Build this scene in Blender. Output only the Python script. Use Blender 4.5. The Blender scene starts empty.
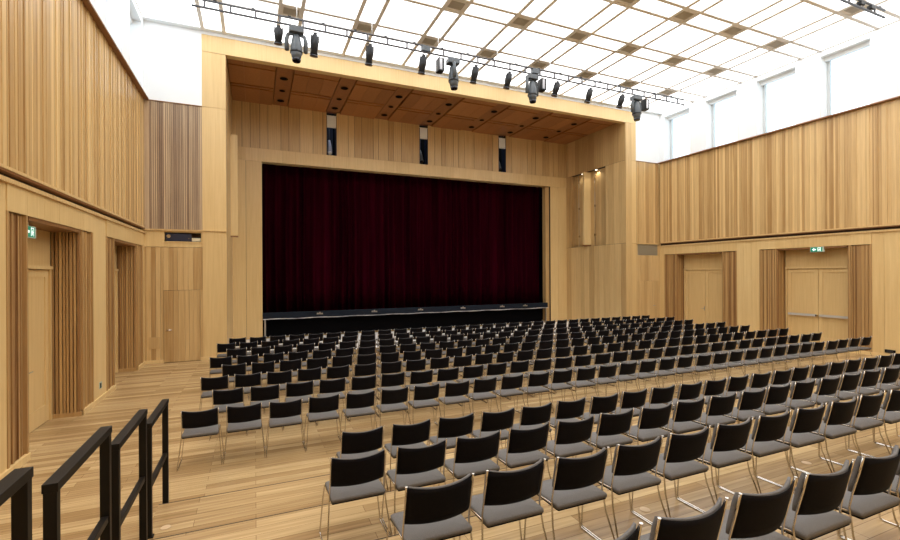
import bpy, bmesh, math, random
from mathutils import Vector, Matrix
sc = bpy.context.scene
C = sc.collection
rnd = random.Random(7)

# ---------------------------------------------------------------- camera
F, TH, CYP, RO, H = 450.985, .4086, 273.73, -.0053, 2.68
c_, s_ = math.cos(TH), math.sin(TH)
cr, sr = math.cos(RO), math.sin(RO)
R_, U_, W_ = Vector((c_, -s_, 0)), Vector((0, 0, 1)), Vector((s_, c_, 0))
cx, cy = R_*cr+U_*sr, U_*cr-R_*sr
cz = cx.cross(cy)
cam = bpy.data.objects.new('camera', bpy.data.cameras.new('camera')); C.objects.link(cam)
cam.matrix_world = Matrix(((cx.x, cy.x, cz.x, 0), (cx.y, cy.y, cz.y, 0), (cx.z, cy.z, cz.z, H), (0, 0, 0, 1)))
cam.data.sensor_width = 36; cam.data.lens = 36*F/900; cam.data.shift_y = (CYP-270)/900
cam.data.clip_start = .05
sc.camera = cam

# ---------------------------------------------------------------- world, exposure
w = bpy.data.worlds.new('sky'); sc.world = w; w.use_nodes = True
w.node_tree.nodes['Background'].inputs[0].default_value = (.84, .95, 1.0, 1)
w.node_tree.nodes['Background'].inputs[1].default_value = 2.0
sc.view_settings.view_transform = 'Standard'; sc.view_settings.look = 'None'
sc.view_settings.gamma = 1; sc.view_settings.use_curve_mapping = False
sc.view_settings.exposure = 0.0
CEIL_EMIT = 2.9

# ---------------------------------------------------------------- materials
def mat(name, col=(.5, .5, .5), rough=.5, metal=0, emit=None, es=1, spec=.5):
    m = bpy.data.materials.new(name); m.use_nodes = True
    b = m.node_tree.nodes['Principled BSDF']
    b.inputs['Base Color'].default_value = (*col, 1); b.inputs['Roughness'].default_value = rough
    b.inputs['Metallic'].default_value = metal; b.inputs['Specular IOR Level'].default_value = spec
    if emit: b.inputs['Emission Color'].default_value = (*emit, 1); b.inputs['Emission Strength'].default_value = es
    return m
def noisy(m, c1, c2, scale=(1, 1, 1), detail=4, bump=0, lo=.3, hi=.7):
    n = m.node_tree.nodes; l = m.node_tree.links; b = n['Principled BSDF']
    tc = n.new('ShaderNodeTexCoord'); mp = n.new('ShaderNodeMapping'); mp.inputs['Scale'].default_value = scale
    no = n.new('ShaderNodeTexNoise'); no.inputs['Scale'].default_value = 1; no.inputs['Detail'].default_value = detail
    cr_ = n.new('ShaderNodeValToRGB')
    cr_.color_ramp.elements[0].position = lo; cr_.color_ramp.elements[1].position = hi
    cr_.color_ramp.elements[0].color = (*c1, 1); cr_.color_ramp.elements[1].color = (*c2, 1)
    l.new(tc.outputs['Object'], mp.inputs['Vector']); l.new(mp.outputs[0], no.inputs['Vector'])
    l.new(no.outputs[0], cr_.inputs[0]); l.new(cr_.outputs[0], b.inputs['Base Color'])
    if bump:
        bp = n.new('ShaderNodeBump'); bp.inputs['Strength'].default_value = bump; bp.inputs['Distance'].default_value = .01
        l.new(no.outputs[0], bp.inputs['Height']); l.new(bp.outputs[0], b.inputs['Normal'])
    return m
def wood(name, dark, light, rough=.42, grain=(22, 22, .7), gs=.45):
    """oak: per-board tone from the 'tone' attribute, streaky grain from stretched noise"""
    m = mat(name, light, rough); n = m.node_tree.nodes; l = m.node_tree.links; b = n['Principled BSDF']
    at = n.new('ShaderNodeAttribute'); at.attribute_name = 'tone'
    tc = n.new('ShaderNodeTexCoord'); mp = n.new('ShaderNodeMapping'); mp.inputs['Scale'].default_value = grain
    no = n.new('ShaderNodeTexNoise'); no.inputs['Scale'].default_value = 1; no.inputs['Detail'].default_value = 5
    no.inputs['Roughness'].default_value = .65
    l.new(tc.outputs['Object'], mp.inputs['Vector']); l.new(mp.outputs[0], no.inputs['Vector'])
    m1 = n.new('ShaderNodeMath'); m1.operation = 'MULTIPLY_ADD'; m1.inputs[1].default_value = gs*2.2; m1.inputs[2].default_value = -gs*1.1
    l.new(no.outputs[0], m1.inputs[0])
    m2 = n.new('ShaderNodeMath'); m2.operation = 'ADD'; m2.use_clamp = True
    l.new(m1.outputs[0], m2.inputs[0]); l.new(at.outputs['Fac'], m2.inputs[1])
    mx = n.new('ShaderNodeMix'); mx.data_type = 'RGBA'
    mx.inputs[6].default_value = (*dark, 1); mx.inputs[7].default_value = (*light, 1)
    l.new(m2.outputs[0], mx.inputs[0]); l.new(mx.outputs[2], b.inputs['Base Color'])
    return m
M = {}
M['oak'] = wood('oak_boards', (.38, .215, .075), (.76, .54, .255), .36)
M['oak_plain'] = wood('oak_veneer', (.53, .33, .12), (.80, .59, .285), .36, gs=.4)
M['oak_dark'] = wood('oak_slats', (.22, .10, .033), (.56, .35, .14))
M['oak_grey'] = wood('oak_grey_slats', (.22, .135, .085), (.58, .43, .27))
M['oak_bounce'] = wood('oak_soffit', (.24, .085, .024), (.50, .21, .062), gs=.45, grain=(14, 14, 14))  # oak reddened and darkened: warm bounce light put into the colour
M['brown'] = mat('brown_edge', (.25, .11, .035), .5)
M['groove'] = mat('dark_groove', (.05, .028, .014), .8)
M['white'] = mat('white_plaster', (.86, .90, .93), .7)
M['winframe'] = mat('pale_window_frame', (.62, .66, .68), .5)
M['beige'] = mat('beige_ceiling_frame', (.87, .86, .84), .6)
M['beige_d'] = mat('beige_grille', (.50, .47, .41), .6)
M['lumi'] = mat('luminous_panel', (.9, .9, .9), .6, emit=(.975, .99, 1), es=CEIL_EMIT)
M['black'] = mat('black_paint', (.003, .003, .004), .8, spec=.05)
M['rail'] = noisy(mat('dark_bronze_steel', (.03, .024, .02), .5, .0, spec=.22), (.004, .0035, .003), (.008, .0065, .0055), (6, 6, 6))
M['shell'] = noisy(mat('black_chair_shell', (.004, .004, .006), .7, spec=.12), (.0025, .0022, .004), (.005, .0042, .006), (60, 60, 60))
M['grey'] = noisy(mat('grey_upholstery', (.14, .13, .13), .9), (.115, .108, .104), (.172, .163, .157), (220, 220, 220), 2, .3)
M['chrome'] = mat('chrome', (.62, .59, .55), .2, 1)
M['steel'] = mat('brushed_steel', (.42, .40, .37), .35, 1)
M['greymetal'] = mat('grey_fixture_metal', (.10, .115, .13), .45, .3)
M['darkmetal'] = mat('dark_fixture_metal', (.018, .02, .024), .5, .3)
M['trussmetal'] = mat('dark_truss_tube', (.10, .10, .11), .45, .5)
M['lens'] = mat('lens_glass', (.01, .012, .02), .08)
M['stage'] = noisy(mat('stage_front_blue_black', (.02, .025, .038), .7, spec=.12), (.006, .009, .016), (.014, .019, .029), (2, 2, 30))
M['alu'] = noisy(mat('aluminium_edge', (.4, .4, .42), .35, .6), (.3, .3, .32), (.8, .8, .84), (2.3, 1, 1), 1)
M['navy'] = mat('navy_case', (.012, .018, .05), .4)
M['cream'] = mat('cream_sheet', (.75, .68, .48), .6)
M['grillegrey'] = mat('grey_grille', (.40, .36, .27), .55, .2)
M['pale_fill'] = mat('added_white_floor', (.85, .84, .82), .4)  # for the added floor layer before the stage
M['satin'] = mat('satin_aluminium', (.55, .52, .48), .55, .3)
M['green'] = mat('exit_green', (.0, .22, .13), .4, emit=(.0, .25, .15), es=.35)
M['signwhite'] = mat('exit_pictogram', (.9, .95, .93), .4, emit=(.85, 1, .95), es=.9)
M['signframe'] = mat('sign_casing', (.5, .58, .5), .4)
M['capwood'] = mat('pale_floor_cap', (.62, .45, .27), .5)

def velvet():
    m = mat('burgundy_velvet', (.01, .0006, .002), .9, spec=.0)
    noisy(m, (.010, .0004, .0018), (.030, .0011, .005), (2.5, 1, .12), 3)
    return m
M['velvet'] = velvet()
def glass():
    m = bpy.data.materials.new('window_glass'); m.use_nodes = True
    n = m.node_tree.nodes; l = m.node_tree.links; n.clear()
    o = n.new('ShaderNodeOutputMaterial'); t = n.new('ShaderNodeBsdfTransparent'); g = n.new('ShaderNodeBsdfGlossy')
    g.inputs['Roughness'].default_value = .03; mx = n.new('ShaderNodeMixShader'); mx.inputs[0].default_value = .07
    t.inputs[0].default_value = (.95, .98, 1, 1)
    l.new(t.outputs[0], mx.inputs[1]); l.new(g.outputs[0], mx.inputs[2]); l.new(mx.outputs[0], o.inputs[0])
    return m
M['glass'] = glass()
def floor_mat():
    m = mat('oak_floor_boards', (.6, .4, .2), .27); n = m.node_tree.nodes; l = m.node_tree.links; b = n['Principled BSDF']
    tc = n.new('ShaderNodeTexCoord'); mp = n.new('ShaderNodeMapping')
    br = n.new('ShaderNodeTexBrick'); br.offset = .37; br.offset_frequency = 2; br.squash = 1
    br.inputs['Scale'].default_value = 1; br.inputs['Brick Width'].default_value = 1.55; br.inputs['Row Height'].default_value = .128
    br.inputs['Mortar Size'].default_value = .0022; br.inputs['Mortar Smooth'].default_value = .3; br.inputs['Bias'].default_value = 0
    br.inputs['Color1'].default_value = (.37, .24, .112, 1); br.inputs['Color2'].default_value = (.60, .44, .235, 1)
    br.inputs['Mortar'].default_value = (.17, .10, .045, 1)
    l.new(tc.outputs['Object'], mp.inputs['Vector']); l.new(mp.outputs[0], br.inputs['Vector'])
    mp2 = n.new('ShaderNodeMapping'); mp2.inputs['Scale'].default_value = (1.1, 26, 1)
    no = n.new('ShaderNodeTexNoise'); no.inputs['Scale'].default_value = 1; no.inputs['Detail'].default_value = 5
    l.new(tc.outputs['Object'], mp2.inputs['Vector']); l.new(mp2.outputs[0], no.inputs['Vector'])
    rp = n.new('ShaderNodeValToRGB'); rp.color_ramp.elements[0].position = .3; rp.color_ramp.elements[1].position = .7
    rp.color_ramp.elements[0].color = (.74, .70, .64, 1); rp.color_ramp.elements[1].color = (1.12, 1.1, 1.06, 1)
    l.new(no.outputs[0], rp.inputs[0])
    mx = n.new('ShaderNodeMix'); mx.data_type = 'RGBA'; mx.blend_type = 'MULTIPLY'; mx.inputs[0].default_value = 1
    l.new(br.outputs['Color'], mx.inputs[6]); l.new(rp.outputs[0], mx.inputs[7]); l.new(mx.outputs[2], b.inputs['Base Color'])
    return m
M['floor'] = floor_mat()

# ---------------------------------------------------------------- mesh helpers
class MB:
    def __init__(s): s.v = []; s.f = []; s.t = []; s.sm = []
    def box(s, x0, x1, y0, y1, z0, z1, tone=.5):
        if x0 > x1: x0, x1 = x1, x0
        if y0 > y1: y0, y1 = y1, y0
        if z0 > z1: z0, z1 = z1, z0
        i = len(s.v)
        s.v += [(x, y, z) for z in (z0, z1) for y in (y0, y1) for x in (x0, x1)]
        for q in ((0, 2, 3, 1), (4, 5, 7, 6), (0, 1, 5, 4), (2, 6, 7, 3), (0, 4, 6, 2), (1, 3, 7, 5)):
            s.f.append(tuple(i+k for k in q)); s.t.append(tone); s.sm.append(False)
        return s
    def quad(s, pts, tone=.5):
        i = len(s.v); s.v += [tuple(p) for p in pts]; s.f.append(tuple(range(i, i+len(pts)))); s.t.append(tone); s.sm.append(False); return s
    def tube(s, pts, r, n=6, closed=False, cap=True):
        pts = [Vector(p) for p in pts]; base = len(s.v); rings = []
        up = None
        for k, p in enumerate(pts):
            a = pts[max(k-1, 0)]; b = pts[min(k+1, len(pts)-1)]; d = (b-a).normalized()
            ref = Vector((1, 0, 0)) if abs(d.x) < .8 else Vector((0, 1, 0))
            u = d.cross(ref).normalized(); v = d.cross(u).normalized()
            rr = r[k] if isinstance(r, (list, tuple)) else r
            rings.append(len(s.v))
            for j in range(n):
                a_ = 2*math.pi*j/n; q = p+(u*math.cos(a_)+v*math.sin(a_))*rr; s.v.append(tuple(q))
        for k in range(len(pts)-1):
            for j in range(n):
                s.f.append((rings[k]+j, rings[k]+(j+1) % n, rings[k+1]+(j+1) % n, rings[k+1]+j)); s.t.append(.5); s.sm.append(n > 4)
        if cap:
            s.f.append(tuple(rings[0]+j for j in reversed(range(n)))); s.t.append(.5); s.sm.append(False)
            s.f.append(tuple(rings[-1]+j for j in range(n))); s.t.append(.5); s.sm.append(False)
        return s
    def build(s, name, m, parent=None, bevel=0):
        me = bpy.data.meshes.new(name); me.from_pydata(s.v, [], s.f); me.materials.append(M[m] if isinstance(m, str) else m)
        at = me.attributes.new('tone', 'FLOAT', 'FACE'); at.data.foreach_set('value', s.t)
        if min(s.t) < -.5:
            me.materials.append(M['groove']); me.polygons.foreach_set('material_index', [1 if t < -.5 else 0 for t in s.t])
        me.polygons.foreach_set('use_smooth', s.sm); me.update()
        bm = bmesh.new(); bm.from_mesh(me); bmesh.ops.recalc_face_normals(bm, faces=bm.faces); bm.to_mesh(me); bm.free()
        o = bpy.data.objects.new(name, me); C.objects.link(o)
        if bevel:
            b = o.modifiers.new('bevel', 'BEVEL'); b.width = bevel; b.segments = 2; b.limit_method = 'ANGLE'
        if parent: o.parent = parent; o.matrix_parent_inverse = Matrix.Translation(-Vector(parent.location)) if parent.type == 'EMPTY' and parent.location.length else Matrix()
        return o
def tag(o, label, cat, group=None, kind=None):
    o['label'] = label; o['category'] = cat
    if group: o['group'] = group
    if kind: o['kind'] = kind
    return o
def thing(name, label, cat, loc=(0, 0, 0), group=None):
    o = bpy.data.objects.new(name, None); o.empty_display_size = .1; C.objects.link(o); o.location = loc
    return tag(o, label, cat, group)
def struct(name, mb=None, m=None, label=None, cat=None):
    if mb is None: o = bpy.data.objects.new(name, None); C.objects.link(o)
    else: o = mb.build(name, m)
    o['kind'] = 'structure'
    if label: o['label'] = label
    if cat: o['category'] = cat
    return o
ORD = 'zeroth first second third fourth fifth sixth seventh eighth ninth tenth eleventh twelfth thirteenth fourteenth fifteenth sixteenth seventeenth eighteenth nineteenth twentieth twenty-first twenty-second twenty-third twenty-fourth twenty-fifth twenty-sixth twenty-seventh twenty-eighth twenty-ninth thirtieth thirty-first'.split()

def strips(mb, axis, a0, a1, z0, z1, face, back, wr, dr, tr=(.1, .9), gap=0, seed=1):
    """vertical boards standing side by side between a0 and a1 along an axis; face = front plane, back = rear plane,
    wr = board width range, dr = how far boards may sit back from the face"""
    r = random.Random(seed); a = a0
    sgn = 1 if back > face else -1
    while a < a1-1e-4:
        wd = min(r.uniform(*wr), a1-a)
        if a1-a-wd < wr[0]*.5: wd = a1-a
        f = face+sgn*r.uniform(*dr); t = r.uniform(*tr)
        g = gap if wd > gap*2.5 else 0
        if axis == 'y': mb.box(f, back, a+g/2, a+wd-g/2, z0, z1, t)
        else: mb.box(a+g/2, a+wd-g/2, f, back, z0, z1, t)
        a += wd
    if gap >= .008:
        e = .03*sgn
        if axis == 'y': mb.box(face+e, back, a0, a1, z0, z1, -.9)
        else: mb.box(a0, a1, face+e, back, z0, z1, -.9)
    return mb

ZS = 4.12
PX0_, PX1_ = -.83, 15.97
XL, XR = -3.05, 18.15        # lower wall faces
YF = 16.1                    # end wall
Y0 = -4.0                    # behind the camera
ZL, ZT, ZC = 4.07, 7.98, 10.38

# ================================================================= floor and tiers
struct('floor', MB().box(-4.6, 20, Y0-.5, 23, -.2, 0), 'floor', 'oak strip floor with boards running across the hall', 'floor')
MB().box(PX0_, PX1_, 16.12, 20.42, 0, .004).build('added_pale_floor', 'pale_fill', bpy.data.objects['floor'])  # added pale layer, stands in for unexplained bright gaps between the front rows
TX0, TX1 = -.97, 17.2
for k in range(1, 7):
    ye = 5.76-1.11*(k-1)
    y_low = ye-1.11 if k < 6 else Y0
    t = struct('trim_%d' % k, MB().box(TX0, TX1, y_low, ye, 0.0, .187*k), 'floor', '%s low oak seating platform above the hall floor' % ORD[k], 'platform')
    MB().box(TX0, TX1, ye-.009, ye+.003, .187*k-.03, .187*k+.0015).build('nosing', 'groove', t)

# ================================================================= side walls
DOORS = [(8.50, 10.77), (12.93, 15.20)]
def side_wall(side):
    sg = -1 if side == 'left' else 1                      # outward direction
    X = XL if side == 'left' else XR
    wl = struct('wall_%s' % side, MB().box(X+sg*.62, X+sg*.9, Y0, YF+.1, 0, ZC+.3), 'oak_plain', 'oak clad %s side wall of the hall' % side, 'wall')
    # lower veneer piers
    p = MB(); 
    strips(p, 'y', Y0, 7.89, 0, 3.95, X, X+sg*.62, (.6, .62), (0, 0), (.45, .7), .006, 3)
    strips(p, 'y', 11.40, 12.30, 0, 3.95, X, X+sg*.62, (.3, .31), (0, 0), (.45, .75), .004, 5)
    strips(p, 'y', 15.86, YF+.1, 0, 3.95, X, X+sg*.62, (.3, .5), (0, 0), (.4, .6), .003, 6)
    strips(p, 'y', 7.89, 11.40, 3.56, 3.95, X-sg*.015, X+sg*.62, (.58, .6), (0, 0), (.5, .7), .004, 7)
    strips(p, 'y', 12.30, 15.86, 3.56, 3.95, X-sg*.015, X+sg*.62, (.58, .6), (0, 0), (.5, .7), .004, 8)
    p.build('lower_panelling', 'oak_plain', wl)
    # slatted jambs beside each doorway
    s = MB()
    for a, b, sd in ((7.89, 8.50, 11), (10.77, 11.40, 12), (12.30, 12.93, 13), (15.20, 15.86, 14)):
        light = side == 'left' and a > 10 and a < 12
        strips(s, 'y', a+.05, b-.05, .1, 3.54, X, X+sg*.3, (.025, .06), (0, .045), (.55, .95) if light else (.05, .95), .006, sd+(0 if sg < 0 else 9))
        s.box(X-sg*.012, X+sg*.62, a, a+.05, 0, 3.56, .6); s.box(X-sg*.012, X+sg*.62, b-.05, b, 0, 3.56, .6)
        s.box(X+sg*.25, X+sg*.6, a, b, 0, 3.56, .1)
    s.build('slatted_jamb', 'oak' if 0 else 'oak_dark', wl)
    # doorway reveals: deep slats
    q = MB()
    for a, b in DOORS:
        q2 = random.Random(int(a*10))
        for yy, sgn2 in ((b, -1), (a, 1)):
            x = 0.03
            while x < .44:
                wd = q2.uniform(.03, .05)
                q.box(X+sg*x, X+sg*min(x+wd, .45), yy, yy+sgn2*q2.uniform(.035, .05), .08, 3.54, q2.uniform(.1, .95)); x += wd+q2.uniform(.008, .02)
            q.box(X, X+sg*.46, yy, yy+sgn2*.055, 0, .08, .7)
        q.box(X+.0*sg, X+sg*.46, a+.06, b-.06, 3.50, 3.56, .0)
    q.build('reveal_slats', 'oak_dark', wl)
    # baseboard
    bb = MB()
    for a, b in ((Y0, 8.50), (10.77, 12.93), (15.20, YF+.02)):
        bb.box(X-sg*.03, X+sg*.02, a, b, 0, .1, .75)
    struct('baseboard_%s' % side, bb, 'oak_plain', 'low oak skirting along the %s wall' % side, 'skirting')
    # crown ledge and dark slot
    MB().box(X-sg*.05, X+sg*.62, Y0, YF+.05, 3.93, 3.99, .6).build('crown_ledge', 'oak', wl)
    MB().box(X+sg*.08, X+sg*.62, Y0, YF+.05, 3.99, 4.085, .5).build('shadow_slot', 'groove', wl)
    # upper ribbed oak
    u = MB(); XU = X-sg*.02
    strips(u, 'y', Y0, YF, ZS+.03, ZT, XU, X+sg*.5, (.028, .10), (0, .028), (.05, 1.0), 0, 21 if sg < 0 else 22)
    u.build('ribbed_panelling', 'oak', wl)
    MB().box(XU-sg*.012, X+sg*.5, Y0, YF, ZS-.015, ZS+.03, .75).build('ledge_edge', 'oak', wl)
    MB().box(XU-sg*.0, X+sg*.08, Y0, YF, ZS-.045, ZS-.016).build('ledge_soffit', 'brown', wl)  # underside of the ledge, its shade put into the brown
    MB().box(XU-sg*.12, X+sg*.6, Y0, YF+.0, ZT, ZT+.035).build('cap_rail', 'brown', wl)  # brown stands in for the shaded underside of the overhang
    # white clerestory with real window openings
    WX = X-sg*.02; wz0, wz1 = ZT+.035, 10.17
    cl = MB(); wins = []
    y = 15.13
    while y > Y0+1: wins.append((y-.69, y+.69)); y -= 2.18
    cl.box(WX, X+sg*.62, Y0, YF, wz1, ZC+.3)
    cur = YF
    for a, b in wins: cl.box(WX, X+sg*.62, b, cur, wz0, wz1); cur = a
    cl.box(WX, X+sg*.62, Y0, cur, wz0, wz1)
    cl.build('clerestory_piers', 'white', wl)
    MB().box(WX-sg*.02, WX+sg*.05, Y0, YF-.25, ZC-.022, ZC-.002).build('ceiling_shadow_gap', 'beige_d', wl)
    for i, (a, b) in enumerate(wins):
        n = i+1+(0 if sg < 0 else 20)
        wo = struct('window_%d' % n, None, None, '%s clerestory window from the end wall on the %s side' % (ORD[i+1], side), 'window')
        f = MB(); xa, xb = X+sg*.36, X+sg*.43; t = .09
        f.box(xa, xb, a, b, wz0, wz0+t).box(xa, xb, a, b, wz1-t, wz1).box(xa, xb, a, a+t, wz0+t, wz1-t).box(xa, xb, b-t, b, wz0+t, wz1-t)
        f.build('window_frame', 'winframe', wo)
        MB().box(X+sg*.39, X+sg*.395, a+t, b-t, wz0+t, wz1-t).build('window_pane', 'glass', wo)
        MB().box(X+sg*.20, X+sg*.30, a, b, wz1-.13, wz1-.0).build('blind_box', 'white', wo)
    return wl
wall_l = side_wall('left'); wall_r = side_wall('right')
# the outer leaf must not close the clerestory: lower it
for wl in (wall_l, wall_r):
    for v in wl.data.vertices:
        if v.co.z > 5: v.co.z = ZT+.03

# doors ------------------------------------------------------------
def door(n, side, a, b, label, bars):
    sg = -1 if side == 'left' else 1; X = XL if side == 'left' else XR
    xf = X+sg*.46
    d = struct('door_%d' % n, None, None, label, 'door')
    fr = MB(); fr.box(xf-sg*.02, xf+sg*.14, a+.055, a+.11, 0, 2.84, .6).box(xf-sg*.02, xf+sg*.14, b-.11, b-.055, 0, 2.84, .6)
    fr.box(xf-sg*.04, xf+sg*.14, a+.055, b-.055, 2.80, 2.86, .7); fr.build('door_frame', 'oak_plain', d)
    MB().box(xf, xf+sg*.14, a+.05, b-.05, 2.86, 3.52, .5).build('transom_panel', 'oak_plain', d)
    m_ = (a+b)/2
    for i, (p, q) in enumerate(((a+.115, m_-.006), (m_+.006, b-.115))):
        lf = MB(); lf.box(xf+sg*.03, xf+sg*.07, p, q, .01, 2.79, .55)
        for (u0, u1, v0, v1) in ((p, p+.13, .01, 2.79), (q-.13, q, .01, 2.79), (p+.13, q-.13, .01, .32), (p+.13, q-.13, 2.66, 2.79)):
            lf.box(xf+sg*.012, xf+sg*.03, u0, u1, v0, v1, .62)
        leaf = lf.build('door_leaf', 'oak_plain', d)
        if bars:
            bb = MB(); bb.box(xf-sg*.05, xf-sg*.085, p+.04, q-.06, 1.07, 1.15); bb.box(xf+sg*.01, xf-sg*.06, p+.04, p+.1, 1.07, 1.145); bb.box(xf+sg*.01, xf-sg*.06, q-.12, q-.06, 1.07, 1.145)
            bb.build('push_bar', 'satin', leaf)
    if bars:
        MB().tube([(xf-sg*.01, m_+.03, 1.11), (xf-sg*.09, m_+.03, 1.11)], .028, 10).build('lock_knob', 'chrome', d)
    else:
        MB().tube([(xf+sg*.01, m_+.05, 1.06), (xf-sg*.06, m_+.05, 1.06), (xf-sg*.06, m_+.16, 1.06)], .01, 6).build('door_handle', 'steel', d)
        MB().box(xf+sg*.01, xf-sg*.003, m_+.035, m_+.065, .96, 1.16).build('handle_plate', 'steel', d)
    return d
door(1, 'left', *DOORS[0], 'oak double door in the nearer recess of the left wall', False)
door(2, 'left', *DOORS[1], 'oak double door in the farther recess of the left wall', False)
door(3, 'right', *DOORS[1], 'oak double door of the right wall nearer the stage', False)
door(4, 'right', *DOORS[0], 'oak double door of the right wall with two steel push bars', True)

# rear wall (behind the camera) -------------------------------------
rw = MB(); strips(rw, 'x', XL-.6, XR+.6, 0, ZC+.3, Y0, Y0-.3, (.3, .6), (0, .01), (.4, .7), 0, 31)
struct('wall_rear', rw, 'oak_plain', 'oak clad rear wall of the hall', 'wall')

# ================================================================= end wall with portal
PX0, PX1 = -.83, 15.97      # portal opening
PO0, PO1 = -1.5, 16.6       # outer edges of the portal piers
YB = 20.5                   # wall with the curtain opening
wb = struct('wall_back', MB().box(XL-.6, PO0, YF+.3, YF+.6, 0, ZC+.3), 'oak_plain', 'oak clad end wall around the stage portal', 'wall')
MB().box(PO1, XR+.6, YF+.3, YF+.6, 0, ZC+.3).build('wall_core', 'oak_plain', wb)
MB().box(XL-.1, PO0, YF, YF+.3, ZT+.012, ZC+.3).build('white_upper_wall', 'white', wb)
MB().box(PO1, XR+.1, YF, YF+.3, ZT+.012, ZC+.3).build('white_upper_wall', 'white', wb)
MB().box(XL+.1, PO0, YF-.015, YF+.3, ZT-.01, ZT+.012).build('cap_line', 'brown', wb)
MB().box(PO1, XR-.1, YF-.015, YF+.3, ZT-.01, ZT+.012).build('cap_line', 'brown', wb)
# left: grey-brown slats above
m = MB(); m.box(XL, -2.91, YF, YF+.3, ZL+.02, ZT-.01, .8); strips(m, 'x', -2.91, PO0, ZL+.02, ZT-.01, YF, YF+.3, (.035, .065), (0, .02), (.1, 1), .009, 41); m.build('slatted_panelling', 'oak_grey', wb)
m = MB(); strips(m, 'x', PO1, XR-.1, ZL+.02, ZT-.01, YF, YF+.3, (.05, .13), (0, .035), (.2, .9), .003, 42); m.build('ribbed_panelling', 'oak', wb)
m = MB(); m.box(XL, PO1-PO1+PO0+0, YF-.03, YF+.3, ZL-.03, ZL+.02, .6); m.box(PO1, XR, YF-.03, YF+.3, ZL-.03, ZL+.02, .6); m.build('ledge_edge', 'oak', wb)
# left lower: slot opening x -2.56..-1.55, z 3.72..3.97
SX0, SX1, SZ0, SZ1 = -2.53, -1.54, 3.72, 4.0
m = MB()
m.box(XL-.05, SX0, YF+.02, YF+.3, 3.55, ZL-.03, .7); m.box(SX0, SX1, YF+.02, YF+.3, 3.55, SZ0, .75); m.box(SX0, PO0, YF+.02, YF+.3, SZ1, ZL-.03, .6)
m.box(SX1, PO0, YF+.02, YF+.3, 3.55, SZ1, .6)
m.build('frieze', 'oak_plain', wb)
MB().box(SX0-.05, SX1+.03, YF+.0, YF+.05, SZ0-.03, SZ0, .8).build('slot_sill', 'oak_plain', wb)
MB().box(SX0, SX1, YF+.285, YF+.299, SZ0, SZ1).build('slot_back', 'groove', wb)
m = MB(); strips(m, 'x', XL-.05, -2.56, 0.0, 3.54, YF+.02, YF+.3, (.09, .16), (0, .02), (.2, .8), .004, 43)
strips(m, 'x', -2.56, PO0, 2.22, 3.54, YF+.02, YF+.3, (.1, .2), (0, .012), (.3, .8), .003, 44); m.build('board_cladding', 'oak', wb)
# flush service door on the left
dl = struct('door_5', None, None, 'flush oak service door left of the stage portal', 'door')
m = MB(); strips(m, 'x', -2.555, -1.575, .012, 2.212, YF+.02, YF+.28, (.1, .2), (0, .012), (.25, .75), .003, 45); m.build('door_leaf', 'oak', dl)
MB().box(-2.55, -1.57, YF+.2, YF+.29, 0, 2.22).build('door_rebate', 'groove', dl)
MB().tube([(-2.48, YF+.03, 1.0), (-2.48, YF-.05, 1.0), (-2.34, YF-.05, 1.0)], .018, 6).build('door_handle', 'chrome', dl)
m = MB(); m.box(-1.57, PO0, YF+.02, YF+.3, 0, 2.22, .6); m.build('door_post', 'oak', wb)
MB().box(-2.93, -2.66, YF+.008, YF+.03, .45, .80, .45).build('access_hatch', 'oak', wb)
# right lower: grille, boards, door
m = MB(); strips(m, 'x', PO1, XR, 2.29, 3.51, YF+.02, YF+.3, (.15, .3), (0, .01), (.4, .8), .004, 46)
strips(m, 'x', PO1, 16.82, 0, 2.29, YF+.02, YF+.3, (.15, .3), (0, .01), (.4, .8), .004, 47)
strips(m, 'x', 17.85, XR, 0, 2.29, YF+.02, YF+.3, (.15, .3), (0, .01), (.4, .8), .004, 47); m.box(PO1, 16.7, YF+.02, YF+.3, 3.51, ZL-.03, .6); m.box(18.0, XR, YF+.02, YF+.3, 3.51, ZL-.03, .6)
m.build('board_cladding', 'oak', wb)
dr_ = struct('door_6', None, None, 'flush oak service door right of the stage portal', 'door')
m = MB(); strips(m, 'x', 16.83, 17.84, .012, 2.283, YF+.02, YF+.28, (.2, .3), (0, .006), (.4, .75), .003, 48); m.build('door_leaf', 'oak', dr_)
MB().box(16.82, 17.85, YF+.2, YF+.29, 0, 2.29).build('door_rebate', 'groove', dr_)
MB().tube([(17.74, YF+.03, 1.1), (17.74, YF-.05, 1.1), (17.62, YF-.05, 1.1)], .012, 6).build('door_handle', 'steel', dr_)
vg = thing('wall_vent', 'grey ventilation grille at the right of the stage portal, under the ledge', 'vent', (17.35, YF+.05, 3.76))
MB().box(16.7, 18.0, YF+.04, YF+.1, 3.52, 4.03).build('vent_frame', 'grillegrey', vg)
m = MB()
for i in range(17): m.box(16.74, 17.96, YF+.028, YF+.045, 3.545+i*.027, 3.557+i*.027)
m.build('vent_slats', 'grillegrey', vg)
m = MB()
for a, b in ((XL, -2.56), (-1.57, PO0)): m.box(a, b, YF-.01, YF+.03, 0, .1, .75)
m.box(PO0-.02, PX0, YF-.03, YF+.02, 0, .1, .75)
m.box(PX1, PO1+.02, YF-.03, YF+.02, 0, .1, .75); m.box(PO1, 16.82, YF-.01, YF+.03, 0, .1, .75); m.box(17.85, XR, YF-.01, YF+.03, 0, .1, .75)
struct('baseboard_back', m, 'oak_plain', 'low oak skirting along the end wall', 'skirting')

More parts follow.
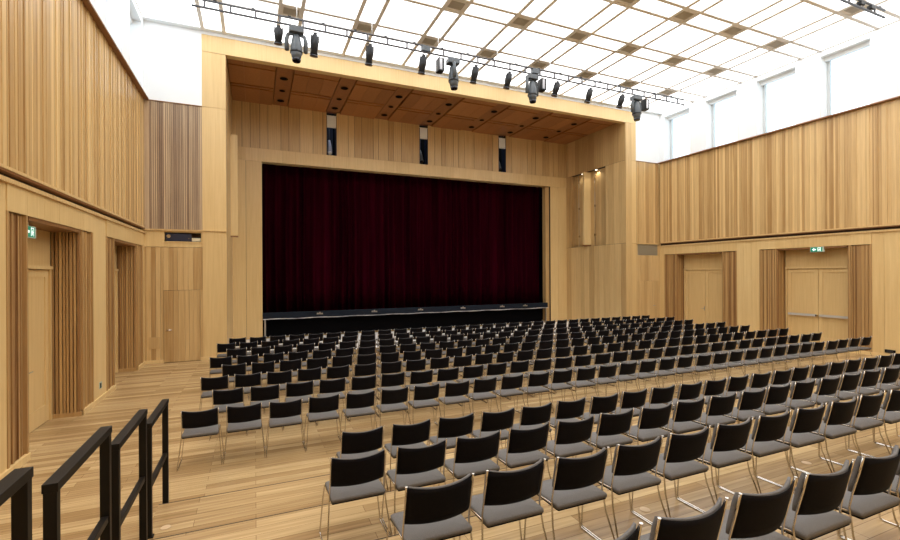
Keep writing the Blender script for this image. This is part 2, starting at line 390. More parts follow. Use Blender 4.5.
# portal piers
def pier(x0, x1, nm, lab):
    p = MB(); p.box(x0, x1, YF, YB+.6, 0, ZL-.012, .62); p.box(x0, x1, YF, YB+.6, ZL+.012, ZT-.006, .7); p.box(x0, x1, YF, YB+.6, ZT+.006, ZC+.0, .66)
    p.box(x0+.015, x1-.015, YF+.015, YB+.6, ZL-.012, ZT+.006, .0)
    return struct(nm, p, 'oak_plain', lab, 'pier')
pl = pier(PO0, PX0, 'trim_11', 'tall oak pier at the left of the stage portal')
pr = pier(PX1+.35, PO1, 'trim_12', 'tall oak pier at the right of the stage portal')
MB().box(PO0, PX0, YF-.03, YF, ZL-.015, ZL+.012, .7).build('ledge_band', 'oak', pl)
# fascia
fa = MB(); strips(fa, 'x', PO0, PO1, 9.73, 10.26, YF-.012, YF+.25, (.9, 1.1), (0, 0), (.72, .88), 0, 51)
struct('trim_13', fa, 'oak_plain', 'pale oak fascia beam over the stage portal', 'beam')
MB().box(PO0, PO1, YF-.03, YF+.25, 10.261, ZC).build('cornice', 'white', wb)
# left reveal boards
m = MB(); strips(m, 'y', YF+.02, YB, ZT, 9.86, PX0+.012, PX0, (.3, .42), (0, .004), (.3, .7), .005, 52); 
strips(m, 'y', YF+.02, YB, 0, ZT-.01, PX0+.012, PX0, (.3, .42), (0, .004), (.4, .8), .005, 53); m.build('reveal_boards', 'oak', wb)
# right reveal: boards with a niche
NY0, NY1 = 17.45, 20.05
m = MB(); m.box(PX1, PX1+.36, YF, YF+.03, 0, 9.86, .65); strips(m, 'y', YF+.03, YB, ZT, 9.86, PX1, PX1+.36, (.28, .42), (0, .01), (.15, .75), .012, 54)
strips(m, 'y', YF+.03, YB, 0, ZL, PX1, PX1+.36, (.3, .42), (0, .01), (.25, .95), .014, 55)
strips(m, 'y', YF+.03, NY0, ZL+.01, ZT-.01, PX1, PX1+.36, (.3, .42), (0, .01), (.45, .8), .012, 56)
strips(m, 'y', NY1, YB, ZL+.01, ZT-.01, PX1, PX1+.36, (.12, .2), (0, .01), (.2, .5), .005, 57)
strips(m, 'y', NY0, NY1, ZL+.01, ZT-.01, PX1+.20, PX1+.36, (.1, .3), (0, .03), (.2, .8), .0, 58)
m.box(PX1+.01, PX1+.36, YF+.03, YB, ZT-.01, ZT, -.9); m.box(PX1+.01, PX1+.36, YF+.03, YB, ZL, ZL+.01, -.9)
m.build('reveal_boards', 'oak', wb)
def fin(x0, x1, lab):
    f = thing('speaker_fin', lab, 'fin', ((x0+x1)/2, 18.8, ZL+.06))
    MB().box(x0, x1, 18.74, 18.86, ZL+.08, ZT-.04, .9).build('fin_board', 'oak_plain', f)
    MB().box(x0-.005, x1+.005, 18.73, 18.87, ZL+.03, ZL+.08).build('end_cap', 'brown', f)
fin(PX0+.012, PX0+.26, 'pale upright oak fin on the left side wall of the stage portal')
fin(PX1-.24, PX1+.2, 'pale upright oak fin on the right side wall of the stage portal')
# niche fixtures
for yy, lb in ((18.35, 'slim chrome rail in the lit niche right of the stage, nearer the hall'), (19.6, 'slim chrome rail in the lit niche right of the stage, nearer the curtain')):
    t = thing('niche_rail', lb, 'rail', (PX1+.15, yy, ZL+.05))
    MB().tube([(PX1+.13, yy, ZL+.02), (PX1+.13, yy, ZT-.02)], .012, 6).build('rod', 'steel', t)
    for z in (4.6, 6.1, 7.5): MB().box(PX1+.10, PX1+.19, yy-.03, yy+.03, z, z+.1).build('bracket', 'chrome', t)
for yy, nm in ((19.25, 'far'), (18.2, 'near')):
    t = thing('niche_lamp', 'small lit downlight at the top of the portal niche, %s the curtain' % ('close to' if nm == 'far' else 'away from'), 'lamp', (PX1+.1, yy, ZT-.03))
    MB().tube([(PX1+.1, yy, ZT-.012), (PX1+.1, yy, ZT-.04)], .05, 12).build('lamp_face', mat('niche_lamp_glow', (1, .95, .85), .5, emit=(1, .9, .72), es=4), t)
    L = bpy.data.lights.new('niche_light', 'SPOT'); L.energy = 14; L.color = (1, .9, .74); L.spot_size = 2.2; L.shadow_soft_size = .05
    lo = bpy.data.objects.new('niche_light', L); C.objects.link(lo); lo.location = (PX1+.1, yy, ZT-.06); lo.parent = t
    lo.matrix_parent_inverse = Matrix.Translation(-Vector(t.location))

# inner wall around the curtain
CX0, CX1, CZ1 = .30, 14.65, 7.43
SLOTS = [(2.96, 3.385), (7.32, 7.74), (11.67, 12.10)]
m = MB()
segs = [(PX0, SLOTS[0][0]), (SLOTS[0][1], SLOTS[1][0]), (SLOTS[1][1], SLOTS[2][0]), (SLOTS[2][1], PX1+.36)]
for i, (a, b) in enumerate(segs): strips(m, 'x', a, b, 7.98, 9.9, YB, YB+.4, (.2, .55), (0, .015), (.3, .75), .014, 61+i)
m.build('upper_stage_boards', 'oak', wb)
m = MB(); strips(m, 'x', PX0, PX1+.36, CZ1, 7.965, YB-.03, YB+.4, (.5, .9), (0, 0), (.5, .7), .003, 66); m.box(PX0, PX1, YB+.01, YB+.4, 7.965, 7.98, 0)
m.build('lintel', 'oak_plain', wb)
m = MB(); strips(m, 'x', PX0, CX0, 0, CZ1, YB, YB+.4, (.5, .6), (0, .006), (.4, .65), .01, 67)
strips(m, 'x', CX1+.25, PX1+.36, 0, CZ1, YB, YB+.4, (.3, .6), (0, .006), (.45, .75), .01, 68); m.build('curtain_jamb', 'oak_plain', wb)
MB().box(CX1, CX1+.24, YB+.12, YB+.4, 0, CZ1, .3).build('inner_jamb', 'oak', wb)
MB().box(PX0-.6, PX1+.9, YB+1.6, YB+1.8, 0, ZC+.3).build('stage_back', 'black', wb)
MB().box(PX0-.6, PX0-.5, YB+.4, YB+1.6, 0, ZC+.3).build('stage_side', 'black', wb)
MB().box(PX1+.9, PX1+1.0, YB+.4, YB+1.6, 0, ZC+.3).build('stage_side', 'black', wb)

# slot windows with a spotlight inside each
for i, (a, b) in enumerate(SLOTS):
    wd = ORD[i+1]
    t = struct('window_%d' % (41+i), None, None, '%s narrow dark lighting slot from the left above the curtain' % wd, 'opening')
    MB().box(a, b, YB+.02, YB+.1, 9.22, 9.75).build('blind', 'white', t)
    m = MB(); m.box(a+.0, a+.012, YB-.01, YB+.4, 7.98, 9.72); m.box(b-.012, b, YB-.01, YB+.4, 7.98, 9.72); m.build('slot_edge', 'navy', t)
    MB().box(a, b, YB+1.0, YB+1.05, 7.9, 9.9).build('slot_back', 'navy', t)
    sp = thing('stage_spotlight', 'small pale blue spotlight inside the %s slot above the curtain' % wd, 'spotlight', ((a+b)/2, YB+.35, 8.1), 'spotlights in the slots above the curtain')
    x = (a+b)/2-.04
    MB().tube([(x, YB+.45, 8.75), (x, YB+.3, 8.45), (x-.02, YB+.16, 8.14)], [.05, .08, .10], 10).build('housing', mat('pale_blue_housing', (.45, .52, .75), .35) if i == 0 else 'greymetal', sp)
    MB().tube([(x, YB+.45, 8.75), (x, YB+.45, 9.3)], .015, 6).build('hanger', 'greymetal', sp)
    MB().tube([(x-.02, YB+.165, 8.15), (x-.02, YB+.13, 8.08)], .085, 12).build('lens', 'lens' if i else mat('lit_lens', (.8, .85, 1), .2), sp)

# portal ceiling
ZP = 9.85
pc = struct('ceiling_portal', MB().box(PX0-.3, PX1+.4, YF+.25, YB+.4, ZP+.12, ZP+.3), 'oak_bounce', 'oak soffit over the stage portal, orange-brown from painted bounce light', 'ceiling')
m = MB()
bands = [1.02+2.195*k for k in range(7)]
ed = [PX0]+sum([[x-.29, x+.29] for x in bands], [])+[PX1]
for k in range(0, len(ed), 2):
    for ya, yb in ((YF+.25, 16.98), (17.07, 18.60), (18.70, 18.86), (18.96, 20.5)):
        x = ed[k]; r = random.Random(k+int(ya*10))
        n = 3; st = (ed[k+1]-ed[k])/n
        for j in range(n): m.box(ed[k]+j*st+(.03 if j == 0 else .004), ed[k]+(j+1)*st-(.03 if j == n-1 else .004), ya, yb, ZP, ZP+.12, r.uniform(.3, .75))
m.build('soffit_panels', 'oak_bounce', pc)
m = MB()
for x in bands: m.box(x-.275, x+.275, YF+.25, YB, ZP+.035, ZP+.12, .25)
m.build('recessed_bands', 'oak_bounce', pc)
WD = ['left end', 'second from left', 'third from left', 'middle', 'third from right', 'second from right', 'right end']
for k, x in enumerate(bands):
    for yy, rr, nm in ((17.6, .14, 'frontmost'), (18.79, .105, 'small middle'), (19.88, .135, 'rearmost')):
        t = thing('downlight', '%s round black downlight in the %s soffit band over the portal' % (nm, WD[k]), 'downlight', (x, yy, ZP+.03), 'downlights in the portal soffit')
        MB().tube([(x, yy, ZP+.034), (x, yy, ZP+.02)], rr+.025, 16).build('trim_ring', 'brown', t)
        MB().tube([(x, yy, ZP+.02), (x, yy, ZP+.012)], rr, 16).build('dark_baffle', 'black', t)

# curtain ----------------------------------------------------------
def curtain():
    v = []; f = []; r = random.Random(5)
    xs = []; x = CX0-.1
    while x < CX1+.2: xs.append(x); x += .022
    ph = 0; ys = []; amp = .12; per = .36
    for x in xs:
        ph += .022/per*2*math.pi
        if ph > 2*math.pi: ph -= 2*math.pi; per = r.uniform(.24, .52); amp = r.uniform(.08, .16)
        ys.append(math.sin(ph)*amp+.02*math.sin(ph*2+x))
    n = len(xs); zs = [1.0, 2.2, 3.6, 5, 6.4, 7.6]
    for j, z in enumerate(zs):
        for i in range(n): v.append((xs[i]+.02*math.sin(z*.9+xs[i]), YB+.85+ys[i]*(1-.08*j), z))
    for j in range(len(zs)-1):
        for i in range(n-1): f.append((j*n+i, j*n+i+1, (j+1)*n+i+1, (j+1)*n+i))
    me = bpy.data.meshes.new('stage_curtain'); me.from_pydata(v, [], f); me.materials.append(M['velvet'])
    me.polygons.foreach_set('use_smooth', [True]*len(f))
    o = bpy.data.objects.new('stage_curtain', me); C.objects.link(o)
    so = o.modifiers.new('s', 'SOLIDIFY'); so.thickness = .006
    tag(o, 'closed burgundy velvet stage curtain hanging in deep folds behind the stage edge', 'curtain')
curtain()

# stage ------------------------------------------------------------
st = thing('stage', 'low dark stage platform with a silver front edge below the curtain', 'stage', (7.5, YB+.6, 0))
MB().box(PX0+.9+.25, CX1-.0, YB+.02, YB+1.55, .93, 1.0).build('stage_deck', 'stage', st)
m = MB(); m.box(CX0+.0, CX1-.0, YB-.06, YB+.02, .82, 1.08); m.build('stage_fascia', 'stage', st)
m = MB()
n = 60
for i in range(n):
    xa = CX0+(CX1-CX0)*i/n; xb = CX0+(CX1-CX0)*(i+1)/n; z = .79+.008*math.sin(i*.9)
    m.box(xa, xb, YB-.10, YB-.05, z, z+.03)
m.build('stage_edge_strip', 'alu', st)
MB().box(CX0, CX1, YB+.5, YB+.55, 0, .93).build('understage_void', 'black', st)  # black sheet painting the dark void beneath the stage lip
for x in (CX0+.09, CX1-.1): 
    MB().box(x-.03, x+.03, YB-.04, YB+.04, 0, .79).build('leg', 'steel', st)
def txt(s, x, z, y, size, m_, parent, rot=(math.pi/2, 0, 0)):
    cu = bpy.data.curves.new('lettering', 'FONT'); cu.body = s; cu.size = size; cu.align_x = 'CENTER'; cu.extrude = .002
    o = bpy.data.objects.new('lettering', cu); o.location = (x, y, z); o.rotation_euler = rot; C.objects.link(o)
    dg = bpy.context.evaluated_depsgraph_get(); me = bpy.data.meshes.new_from_object(o.evaluated_get(dg))
    bpy.data.objects.remove(o)
    me.transform(Matrix.Translation((x, y, z)) @ Matrix.Rotation(rot[2], 4, 'Z') @ Matrix.Rotation(rot[0], 4, 'X'))
    me.materials.clear(); me.materials.append(M[m_])
    n_ = bpy.data.objects.new('lettering', me); C.objects.link(n_); n_.parent = parent
    n_.matrix_parent_inverse = Matrix.Translation(-Vector(parent.location))
    return n_
# small silver fittings standing on the fascia
for i, x in enumerate((2.62, 5.05, 7.3, 9.55, 11.8, 13.2)):
    t = thing('stage_fitting', 'small silver fitting on the dark stage front, %s from the left' % ORD[i+1], 'fitting', (x, YB-.07, .93), 'fittings along the stage front')
    m = MB(); m.box(x-.13, x-.05, YB-.085, YB-.06, .94, 1.0).box(x-.035, x+.03, YB-.085, YB-.06, .94, 1.03).box(x+.045, x+.12, YB-.085, YB-.06, .93, .99); m.build('clamps', 'steel', t)
    MB().box(x-.15, x+.14, YB-.068, YB-.0605, .925, .94).build('clamp_plate', 'greymetal', t)

# ================================================================= luminous ceiling
CX, CY_ = 7.505, 11.77; PXp, PYp = 2.165, 2.185; HB = .30; FW = .055
xs = [CX+PXp*k for k in range(-4, 5)]; xs = [x for x in xs if XL+.35 < x < XR-.3]
ys = [CY_+PYp*k for k in range(-7, 2)]
XA, XB, YA, YB2 = XL-.3, XR+.3, Y0, YF-.02
cell = MB().box(XA, XB, YA-.3, YF+.5, ZC+.30, ZC+.45)
ceil = struct('ceiling', cell, 'white', 'luminous panelled ceiling with a beige grid', 'ceiling')
fr = MB()
for x in xs:
    for o in (-HB, HB): fr.box(x+o-FW, x+o+FW, YA, YF, ZC-.03, ZC+.05)
for y in ys:
    for o in (-HB, HB): fr.box(XA, XB, y+o-FW, y+o+FW, ZC-.028, ZC+.049)
fr.build('ceiling_frame', 'beige', ceil)
lm = MB().box(XL+.0, XR-.0, YF-.20, YF, ZC-.02, ZC+.04); lm.build('end_cove', 'white', ceil)
def cells(cs, lo, hi):
    e = [lo]+sum([[c-HB, c+HB] for c in cs], [])+[hi]
    return [(e[i], e[i+1], i % 2) for i in range(len(e)-1)]
nar = MB()
for a, b, bx in cells(xs, XA, XB):
    for c0, d0, by in cells(ys, YA, YF):
        if bx and by: continue
        if bx or by: nar.box(a+FW, b-FW, c0+FW, d0-FW, ZC+.012, ZC+.02)
        else: MB().box(a+FW, b-FW, c0+FW, d0-FW, ZC+.01, ZC+.02).build('light_panel', 'lumi', ceil)
nar.build('narrow_light_panels', 'lumi', ceil)
for i, x in enumerate(xs):
    for j, y in enumerate(reversed(ys)):
        if y < 3: continue
        t = thing('ceiling_vent', 'beige ceiling vent, %s column from left, %s row from the stage' % (ORD[i+1], ORD[j+1]), 'vent', (x, y, ZC), 'square vents at the ceiling grid crossings')
        MB().box(x-HB+FW, x+HB-FW, y-HB+FW, y+HB-FW, ZC-.01, ZC+.01).build('vent_plate', 'beige', t)
        m = MB(); 
        for k in range(7): m.box(x-.2, x+.2, y-.15+k*.045, y-.12+k*.045, ZC-.022, ZC-.01)
        m.box(x-.21, x+.21, y-.17, y+.17, ZC-.012, ZC-.009)
        m.build('vent_grille', 'beige_d', t)

# ================================================================= trusses and stage lanterns
def truss(yy, zb, x0, x1, lab, stagger):
    t = thing('lighting_bar', lab, 'lighting bar', ((x0+x1)/2, yy, zb))
    MB().tube([(x0, yy, zb), (x1, yy, zb)], .03, 8).build('lower_tube', 'trussmetal', t)
    MB().tube([(x0, yy, zb+.2), (x1, yy, zb+.2)], .03, 8).build('upper_tube', 'trussmetal', t)
    m = MB(); x = x0+.3
    while x < x1: m.box(x-.025, x+.025, yy-.018, yy+.018, zb+.02, zb+.18); x += .62
    m.build('rungs', 'trussmetal', t)
    m = MB(); x = x0+.55
    while x < x1: m.box(x-.04, x+.04, yy-.03, yy+.03, zb+.21, zb+.25); x += .93
    m.build('clamps', 'darkmetal', t)
    for x in xs:
        if x0 < x+stagger < x1: MB().tube([(x+stagger, yy, zb+.2), (x+stagger, yy, ZC)], .01, 5).build('drop_rod', 'white', t)
    return t
TY, TZ = 13.45, 9.72
t1 = truss(TY, TZ, -1.48, 16.55, 'long double tube lighting bar hanging in front of the stage portal', .12)
t2 = truss(6.75, 9.8, -1.3, 16.25, 'short visible end of a lighting bar at the upper right of the ceiling', .12)
for x in (5.02, 9.15):
    MB().box(x-.14, x+.14, TY-.06, TY+.06, TZ+.03, TZ+.2).build('junction_box', 'greymetal', t1)
def px2x(px):           # where a photo column meets the plane of the front lighting bar (used once, to read positions off)
    u = (px-450)/F; rx, ry = u*c_+s_, -u*s_+c_
    return TY*rx/ry
def profile(x, yy, zt, h, lean, lab):
    t = thing('stage_lantern', lab, 'stage lantern', (x, yy, zt), 'slim dark lanterns on the front lighting bar')
    MB().tube([(x, yy, zt-.02), (x, yy, zt-.09)], .012, 6).build('hook_clamp', 'steel', t)
    a = Vector((x, yy, zt-.08)); d = Vector((-.02-lean*.25, .25, -1)).normalized()
    P = lambda k: a+d*h*k
    MB().tube([P(0), P(.12), P(.14), P(.45), P(.5), P(.72), P(.74), P(.92)], [.04, .07, .105, .12, .12, .10, .09, .105], 10).build('housing', 'darkmetal', t)
    MB().tube([P(.92), P(1.0)], [.115, .115], 10).build('front_lens', 'lens', t)
    m = MB(); m.tube([P(.0)+Vector((-.1, 0, 0)), P(.4)+Vector((-.115, 0, 0))], .012, 5); m.tube([P(.0)+Vector((.1, 0, 0)), P(.4)+Vector((.115, 0, 0))], .012, 5); m.tube([P(.0)+Vector((-.1, 0, 0)), P(0)+Vector((.1, 0, 0))], .012, 5)
    m.build('yoke', 'darkmetal', t)
def panel_lamp(x, yy, zt, lab):
    t = thing('flood_lamp', lab, 'flood lamp', (x, yy, zt), 'flat box lamps on the front lighting bar')
    MB().box(x-.09, x+.11, yy-.12, yy+.14, zt-.52, zt-.1).build('housing', 'darkmetal', t, .012)
    MB().box(x-.06, x+.03, yy-.132, yy-.12, zt-.48, zt-.14).build('lamp_face', 'alu', t)
    MB().tube([(x, yy, zt), (x, yy, zt-.1)], .015, 6).build('hook_clamp', 'steel', t)
def moving(x, yy, zt, tw, lab):
    t = thing('moving_head_light', lab, 'moving light', (x, yy, zt), 'large grey moving lights on the front lighting bar')
    MB().tube([(x, yy, zt+.02), (x, yy, zt-.06)], .02, 8).build('hook_clamp', 'steel', t)
    MB().box(x-.2, x+.2, yy-.14, yy+.14, zt-.22, zt-.06).build('base_box', 'greymetal', t, .02)
    ca, sa = math.cos(tw), math.sin(tw)
    T = lambda p: (x+p[0]*ca-p[1]*sa, yy+p[0]*sa+p[1]*ca, zt+p[2])
    for s in (-1, 1):
        m = MB(); m.tube([T((s*.05, 0, -.22)), T((s*.22, 0, -.27)), T((s*.26, 0, -.42)), T((s*.25, 0, -.72))], [.05, .055, .06, .06], 8); m.build('yoke_arm', 'greymetal', t)
    MB().tube([T((0, 0, -.26)), T((0, 0, -.32)), T((0, -.01, -.54)), T((0, -.02, -.76)), T((0, -.03, -.83)), T((0, -.035, -.95))], [.07, .11, .15, .17, .14, .125], 14).build('lamp_head', 'greymetal', t)
    MB().tube([T((0, -.02, -.73)), T((0, -.02, -.78))], .172, 14).build('band_ring', 'darkmetal', t)
    MB().tube([T((0, -.035, -.95)), T((0, -.04, -1.02))], [.13, .11], 14).build('front_lens', 'lens', t)
PF = [(280, .42, .0), (316.5, .55, .1), (371.7, .52, .1), (425, .5, .2), (477.5, .5, .35), (511, .48, .45), (559, .45, .55), (592, .46, .6), (624, .44, .7)]
for i, (px, h, le) in enumerate(PF):
    profile(px2x(px), TY, TZ, h*1.18, le, 'slim black stage lantern, %s from the left on the front lighting bar' % ORD[i+1])
for px, tw, lb in ((297.5, 0, 'leftmost'), (454, 1.35, 'second from left'), (533, .25, 'second from right'), (637, .2, 'rightmost')):
    moving(px2x(px), TY, TZ, tw, 'large grey moving head light, %s of four hanging from the front bar' % lb)
for i, px in enumerate((441, 543, 646)):
    panel_lamp(px2x(px), TY, TZ-.02, 'flat box lamp, %s from the left on the front lighting bar' % ORD[i+1])
for i, x in enumerate((15.05, 15.55)):
    t = thing('bar_lamp', 'small dark lamp on the upper right lighting bar, %s' % ('farther from its end' if i == 0 else 'nearer its end'), 'lamp', (x, 6.75, 9.9))
    MB().box(x-.09, x+.09, 6.69, 6.81, 9.86, 9.96).build('housing', 'darkmetal', t, .01)
    MB().tube([(x, 6.75, 9.87), (x, 6.75, 9.8)], .03, 8).build('clamp', 'steel', t)

# ================================================================= exit signs, sockets, projector
def exit_sign(loc, rz, lab):
    t = thing('exit_sign', lab, 'exit sign', loc); t.rotation_euler = (0, 0, rz)
    def add(mb, n_, m_):
        o = mb.build(n_, m_); o.parent = t; return o
    add(MB().box(-.21, .21, -.03, .03, -.09, .09), 'casing', 'signframe')
    add(MB().box(-.195, .165, -.034, -.03, -.078, .078), 'green_panel', 'green')
    ar = MB(); ar.quad([(-.15, -.036, 0), (-.085, -.036, -.055), (-.085, -.036, .055)]); ar.quad([(-.09, -.036, -.02), (-.03, -.036, -.02), (-.03, -.036, .02), (-.09, -.036, .02)])
    add(ar, 'arrow', 'signwhite')
    mn = MB(); q = lambda p: mn.quad([(a, -.036, b) for a, b in p])
    q([(.02, -.065), (.035, -.065), (.035, .065), (.02, .065)]); q([(.035, .05), (.12, .05), (.12, .065), (.035, .065)]); q([(.105, -.065), (.12, -.065), (.12, .05), (.105, .05)])
    q([(.06, .022), (.072, .01), (.084, .022), (.072, .036)]); q([(.055, -.02), (.08, -.025), (.09, .008), (.062, .01)])
    q([(.055, -.02), (.068, -.02), (.055, -.045), (.042, -.06), (.04, -.05)]); q([(.068, -.022), (.08, -.025), (.092, -.05), (.08, -.055)])
    q([(.045, 0), (.062, .01), (.062, .0), (.05, -.01)]); q([(.088, .008), (.1, -.005), (.096, -.012), (.084, 0)])
    add(mn, 'running_figure', 'signwhite')
    add(MB().box(-.02, .02, -.01, .01, .09, .14), 'bracket', 'signframe')
    return t
exit_sign((XR+.02, 9.42, 3.465), math.pi/2*-1+math.pi*0, 'green lit exit sign over the door with push bars in the right wall')
exit_sign((XL-.10, 8.79, 3.35), math.pi/2, 'green lit exit sign hanging in the nearer recess of the left wall')
so = thing('wall_socket', 'small double socket low on the left wall between the two doorways', 'socket', (XL+.01, 11.85, .33))
MB().box(XL+.0, XL+.012, 11.78, 11.93, .26, .40).build('socket_plate', 'signframe', so)
MB().box(XL+.012, XL+.02, 11.80, 11.86, .28, .38).build('socket_insert', 'black', so)
so = thing('wall_outlet', 'black outlet box low on the right wall beside the slatted jamb', 'outlet', (XR-.02, 7.45, .2))
MB().box(XR-.04, XR-.0, 7.31, 7.57, .14, .24).build('outlet_box', 'black', so, .01)
MB().box(XR-.05, XR-.04, 7.36, 7.52, .15, .22).build('outlet_cover', 'darkmetal', so)
pj = thing('projector', 'dark blue projector case in the slot high left of the portal', 'projector', (-2.1, YF+.12, SZ0))
MB().box(-2.50, -1.82, YF+.06, YF+.26, SZ0+.01, SZ1-.03).build('case', 'navy', pj, .012)
MB().tube([(-2.42, YF+.07, SZ0+.16), (-2.42, YF+.03, SZ0+.16)], .055, 12).build('lens_ring', 'chrome', pj)
MB().tube([(-1.88, YF+.065, SZ0+.1), (-1.88, YF+.05, SZ0+.1)], .012, 8).build('indicator', 'chrome', pj)
cb = MB().box(-1.80, -1.56, YF+.05, YF+.25, SZ0+.02, SZ0+.12).build('card_box', 'cream'); tag(cb, 'small cream box beside the dark projector in the wall slot', 'box')
for i, (x, y, k) in enumerate(((-.82, 5.21, 1), (3.19, 3.01, 3), (5.6, 3.02, 3))):
    o = MB().tube([(x, y, .187*k), (x, y, .187*k+.004)], .045, 14).build('floor_cap', 'capwood')
    tag(o, 'small pale round cap in the platform floor, %s' % ('by the dark railing at the left', 'behind the chairs near the bottom middle', 'behind the chairs near the bottom right')[i], 'floor cap')

# ================================================================= railing
for k in range(5):
    y1 = 5.99-1.11*k-(.09 if k == 3 else 0); y0 = y1-.93; zf = .187*k; zn = zf+.187; zt = 1.275+.187*k; x = -.937
    nm = ['farthest', 'second farthest', 'middle', 'fourth farthest', 'nearest'][k]
    t = thing('railing_frame', 'black bronze steel railing frame beside the platforms, %s from the camera' % nm, 'railing', (x, (y0+y1)/2, zf), 'stepped railing frames at the left')
    MB().box(x-.028, x+.028, y0, y0+.045, zn+.001, zt-.045).build('post', 'rail', t, .002)
    MB().box(x-.028, x+.028, y1-.045, y1, zf+.001, zt-.045).build('post', 'rail', t, .002)
    MB().box(x-.033, x+.033, y0-.002, y1+.002, zt-.045, zt).build('top_rail', 'rail', t, .002)
    MB().box(x-.02, x+.02, y0+.045, y1-.045, zt-.64, zt-.595).build('mid_rail', 'rail', t, .002)
    MB().box(x-.04, x+.04, y1-.055, y1+.01, zf+.001, zf+.012).build('foot_plate', 'rail', t)
    MB().box(x-.04, x+.04, y0-.01, y0+.055, zn+.001, zn+.012).build('foot_plate', 'rail', t)

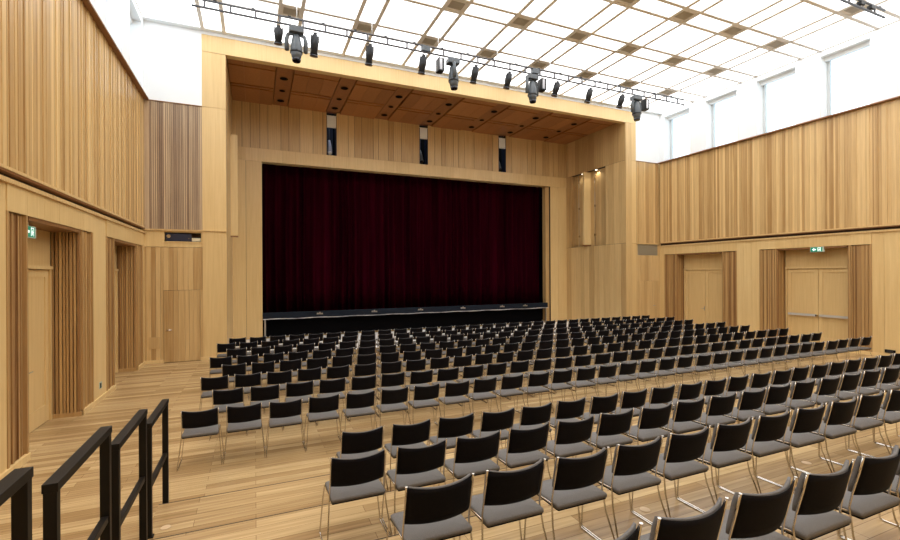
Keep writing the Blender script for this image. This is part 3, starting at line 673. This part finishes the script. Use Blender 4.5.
# ================================================================= chairs
def chair_parts():
    P = []
    hw = .2275
    # curved backrest
    def shell(y_off, th, x_in, z0, z1, nz=5):
        mb = MB(); n = 12; R = .45; rows = []
        for side in (0, 1):
            for j in range(nz+1):
                z = z0+(z1-z0)*j/nz; row = []
                lean = -.22+.22*(.80-z)                 # back leans towards the rear at the top
                rnd_ = .012*(1 if j in (0, nz) else 0)
                for i in range(n+1):
                    x = -x_in+2*x_in*i/n
                    sag = math.sqrt(R*R-x*x)-math.sqrt(R*R-hw*hw)      # centre sits behind the posts
                    zz = z-(.018*(1-(x/hw)**2) if j == nz else 0)*1.0+(.0)
                    y = lean-sag*.95+y_off+(th-rnd_/2 if side else rnd_/2)
                    row.append(len(mb.v)); mb.v.append((x, y, zz))
                rows.append(row)
        def face(q): mb.f.append(q); mb.t.append(.5); mb.sm.append(True)
        N = nz+1
        for sd in (0, 1):
            for j in range(nz):
                a, b = rows[sd*N+j], rows[sd*N+j+1]
                for i in range(n): face((a[i], a[i+1], b[i+1], b[i]))
        for jj in (0, nz):
            a, b = rows[jj], rows[N+jj]
            for i in range(n): face((a[i], a[i+1], b[i+1], b[i]))
        for i in (0, n):
            for j in range(nz): face((rows[j][i], rows[j+1][i], rows[N+j+1][i], rows[N+j][i]))
        return mb
    P.append(('backrest', shell(0, .014, hw-.006, .545, .80), 'shell', None))
    P.append(('back_pad', shell(.0145, .028, hw-.008, .56, .800), 'grey', None))
    sl = MB(); sl.box(-.05, .05, -.232, -.2265, .748, .766); P.append(('handle_slot', sl, 'black', None))
    # seat pad with rounded outline
    def pad(z0, z1, inset, mname):
        mb = MB(); out = []
        a = hw-inset; yb, yf = -.215+inset, .18-inset
        for (cxx, cyy, a0) in ((a-.04, yf-.04, 0), (-a+.04, yf-.04, 90), (-a+.012, yb+.012, 180), (a-.012, yb+.012, 270)):
            rr = .04 if cyy > 0 else .012
            for k in range(4):
                t = math.radians(a0+30*k); out.append((cxx+rr*math.cos(t), cyy+rr*math.sin(t)))
        def zt(x, y, z): return z+.02*(y+.05)-.008*(1-abs(x/hw))+(-.02*max(0, (y-.10)/.08) if y > .10 else 0)
        rings = [(1.0, z0), (1.0, z1-.008), (.97, z1), (.5, z1+.003), (0.02, z1+.004)]
        idx = []
        for sc_, z in rings:
            r = []
            for x, y in out: r.append(len(mb.v)); mb.v.append((x*sc_, y*sc_, zt(x*sc_, y*sc_, z)))
            idx.append(r)
        n = len(out)
        for k in range(len(rings)-1):
            for j in range(n): mb.f.append((idx[k][j], idx[k][(j+1) % n], idx[k+1][(j+1) % n], idx[k+1][j])); mb.t.append(.5); mb.sm.append(True)
        mb.f.append(tuple(reversed(idx[0]))); mb.t.append(.5); mb.sm.append(False)
        mb.f.append(tuple(idx[-1])); mb.t.append(.5); mb.sm.append(False)
        return mb
    P.append(('seat', pad(.432, .462, 0, ''), 'grey', None))
    P.append(('seat_shell', pad(.418, .4315, .006, ''), 'shell', None))
    # sled side frames
    def frame(s):
        x1 = s*(hw+.002); xf = s*.272; r = .0065
        mb = MB()
        mb.tube([(x1, -.222, .803), (x1, -.20, .70), (x1, -.165, .56), (x1+s*.002, -.15, .47), (s*.245, -.175, .30), (xf, -.275, .03), (xf, -.272, .008), (xf, -.24, .0065),
                 (xf, .0, .0065), (xf, .13, .0065), (xf, .155, .012), (xf, .158, .03), (s*.245, .165, .30), (x1+s*.002, .16, .405), (x1-s*.005, .15, .425), (x1-s*.005, .0, .432), (x1-s*.003, -.14, .44)], r, 6)
        return mb
    P.append(('side_frame', frame(-1), 'chrome', None)); P.append(('side_frame', frame(1), 'chrome', None))
    cb = MB(); cb.tube([(-hw, .10, .41), (hw, .10, .41)], .007, 6); cb.tube([(-hw, -.10, .41), (hw, -.10, .41)], .007, 6)
    P.append(('crossbar', cb, 'chrome', None))
    P.append(('post_cap', MB().tube([(-hw-.002, -.222, .803), (-hw-.002, -.2225, .808)], .009, 6), 'chrome', None))
    P.append(('post_cap', MB().tube([(hw+.002, -.222, .803), (hw+.002, -.2225, .808)], .009, 6), 'chrome', None))
    return P
proto = bpy.data.objects.new('chair', None); proto.empty_display_size = .1; C.objects.link(proto)
for nme, mb, mt, _ in chair_parts():
    o = mb.build(nme, mt, proto)
used = [False]
def place(x, y, z, label, group):
    if not used[0]: r = proto; used[0] = True
    else:
        r = proto.copy(); C.objects.link(r)
        for ch in list(proto_children):
            c2 = ch.copy(); C.objects.link(c2); c2.parent = r
    r.location = (x, y, z); tag(r, label, 'chair', group)
proto_children = list(proto.children)
if not proto_children: proto_children = [o for o in C.objects if o.parent == proto]
PIT = .565
rowsF = [(-.94, 7.18, 31), (-.64, 8.29, 30), (-.92, 9.42, 31), (-.635, 10.54, 30), (-.95, 11.62, 31), (-.66, 12.78, 30), (-.96, 13.86, 31), (-.71, 14.90, 30)]
jr = random.Random(3)
def pos(i, n): return ORD[i] if i < len(ORD) else 'last'
for ri, (x0, y0, n) in enumerate(rowsF):
    rn = 8-ri
    rowname = {8: 'rearmost level row before the aisle', 1: 'front row nearest the stage'}.get(rn, '%s row from the stage' % ORD[rn])
    for i in range(n):
        place(x0+PIT*i+.2275+jr.uniform(-.002, .002), y0+.22+jr.uniform(-.02, .02), 0,
              'grey and black chrome legged chair, %s from left, %s' % (pos(i+1, n), rowname), 'chairs in the level block before the stage')
rowsR = [(.85, 4.90, 1, 22), (.565, 3.77, 2, 17), (.85, 2.66, 3, 12), (.566, 1.53, 4, 7)]
for ri, (x0, y0, k, n) in enumerate(rowsR):
    lo = 1 if k == 4 else 0
    for i in range(n):
        xx = x0+PIT*i
        place(xx+.2275+jr.uniform(-.002, .002), y0+.22+jr.uniform(-.015, .015), .187*k,
              'grey and black chrome legged chair, %s from left, %s raised row behind the aisle' % (pos(i+1, n), ORD[k]), 'chairs on the raised platforms')
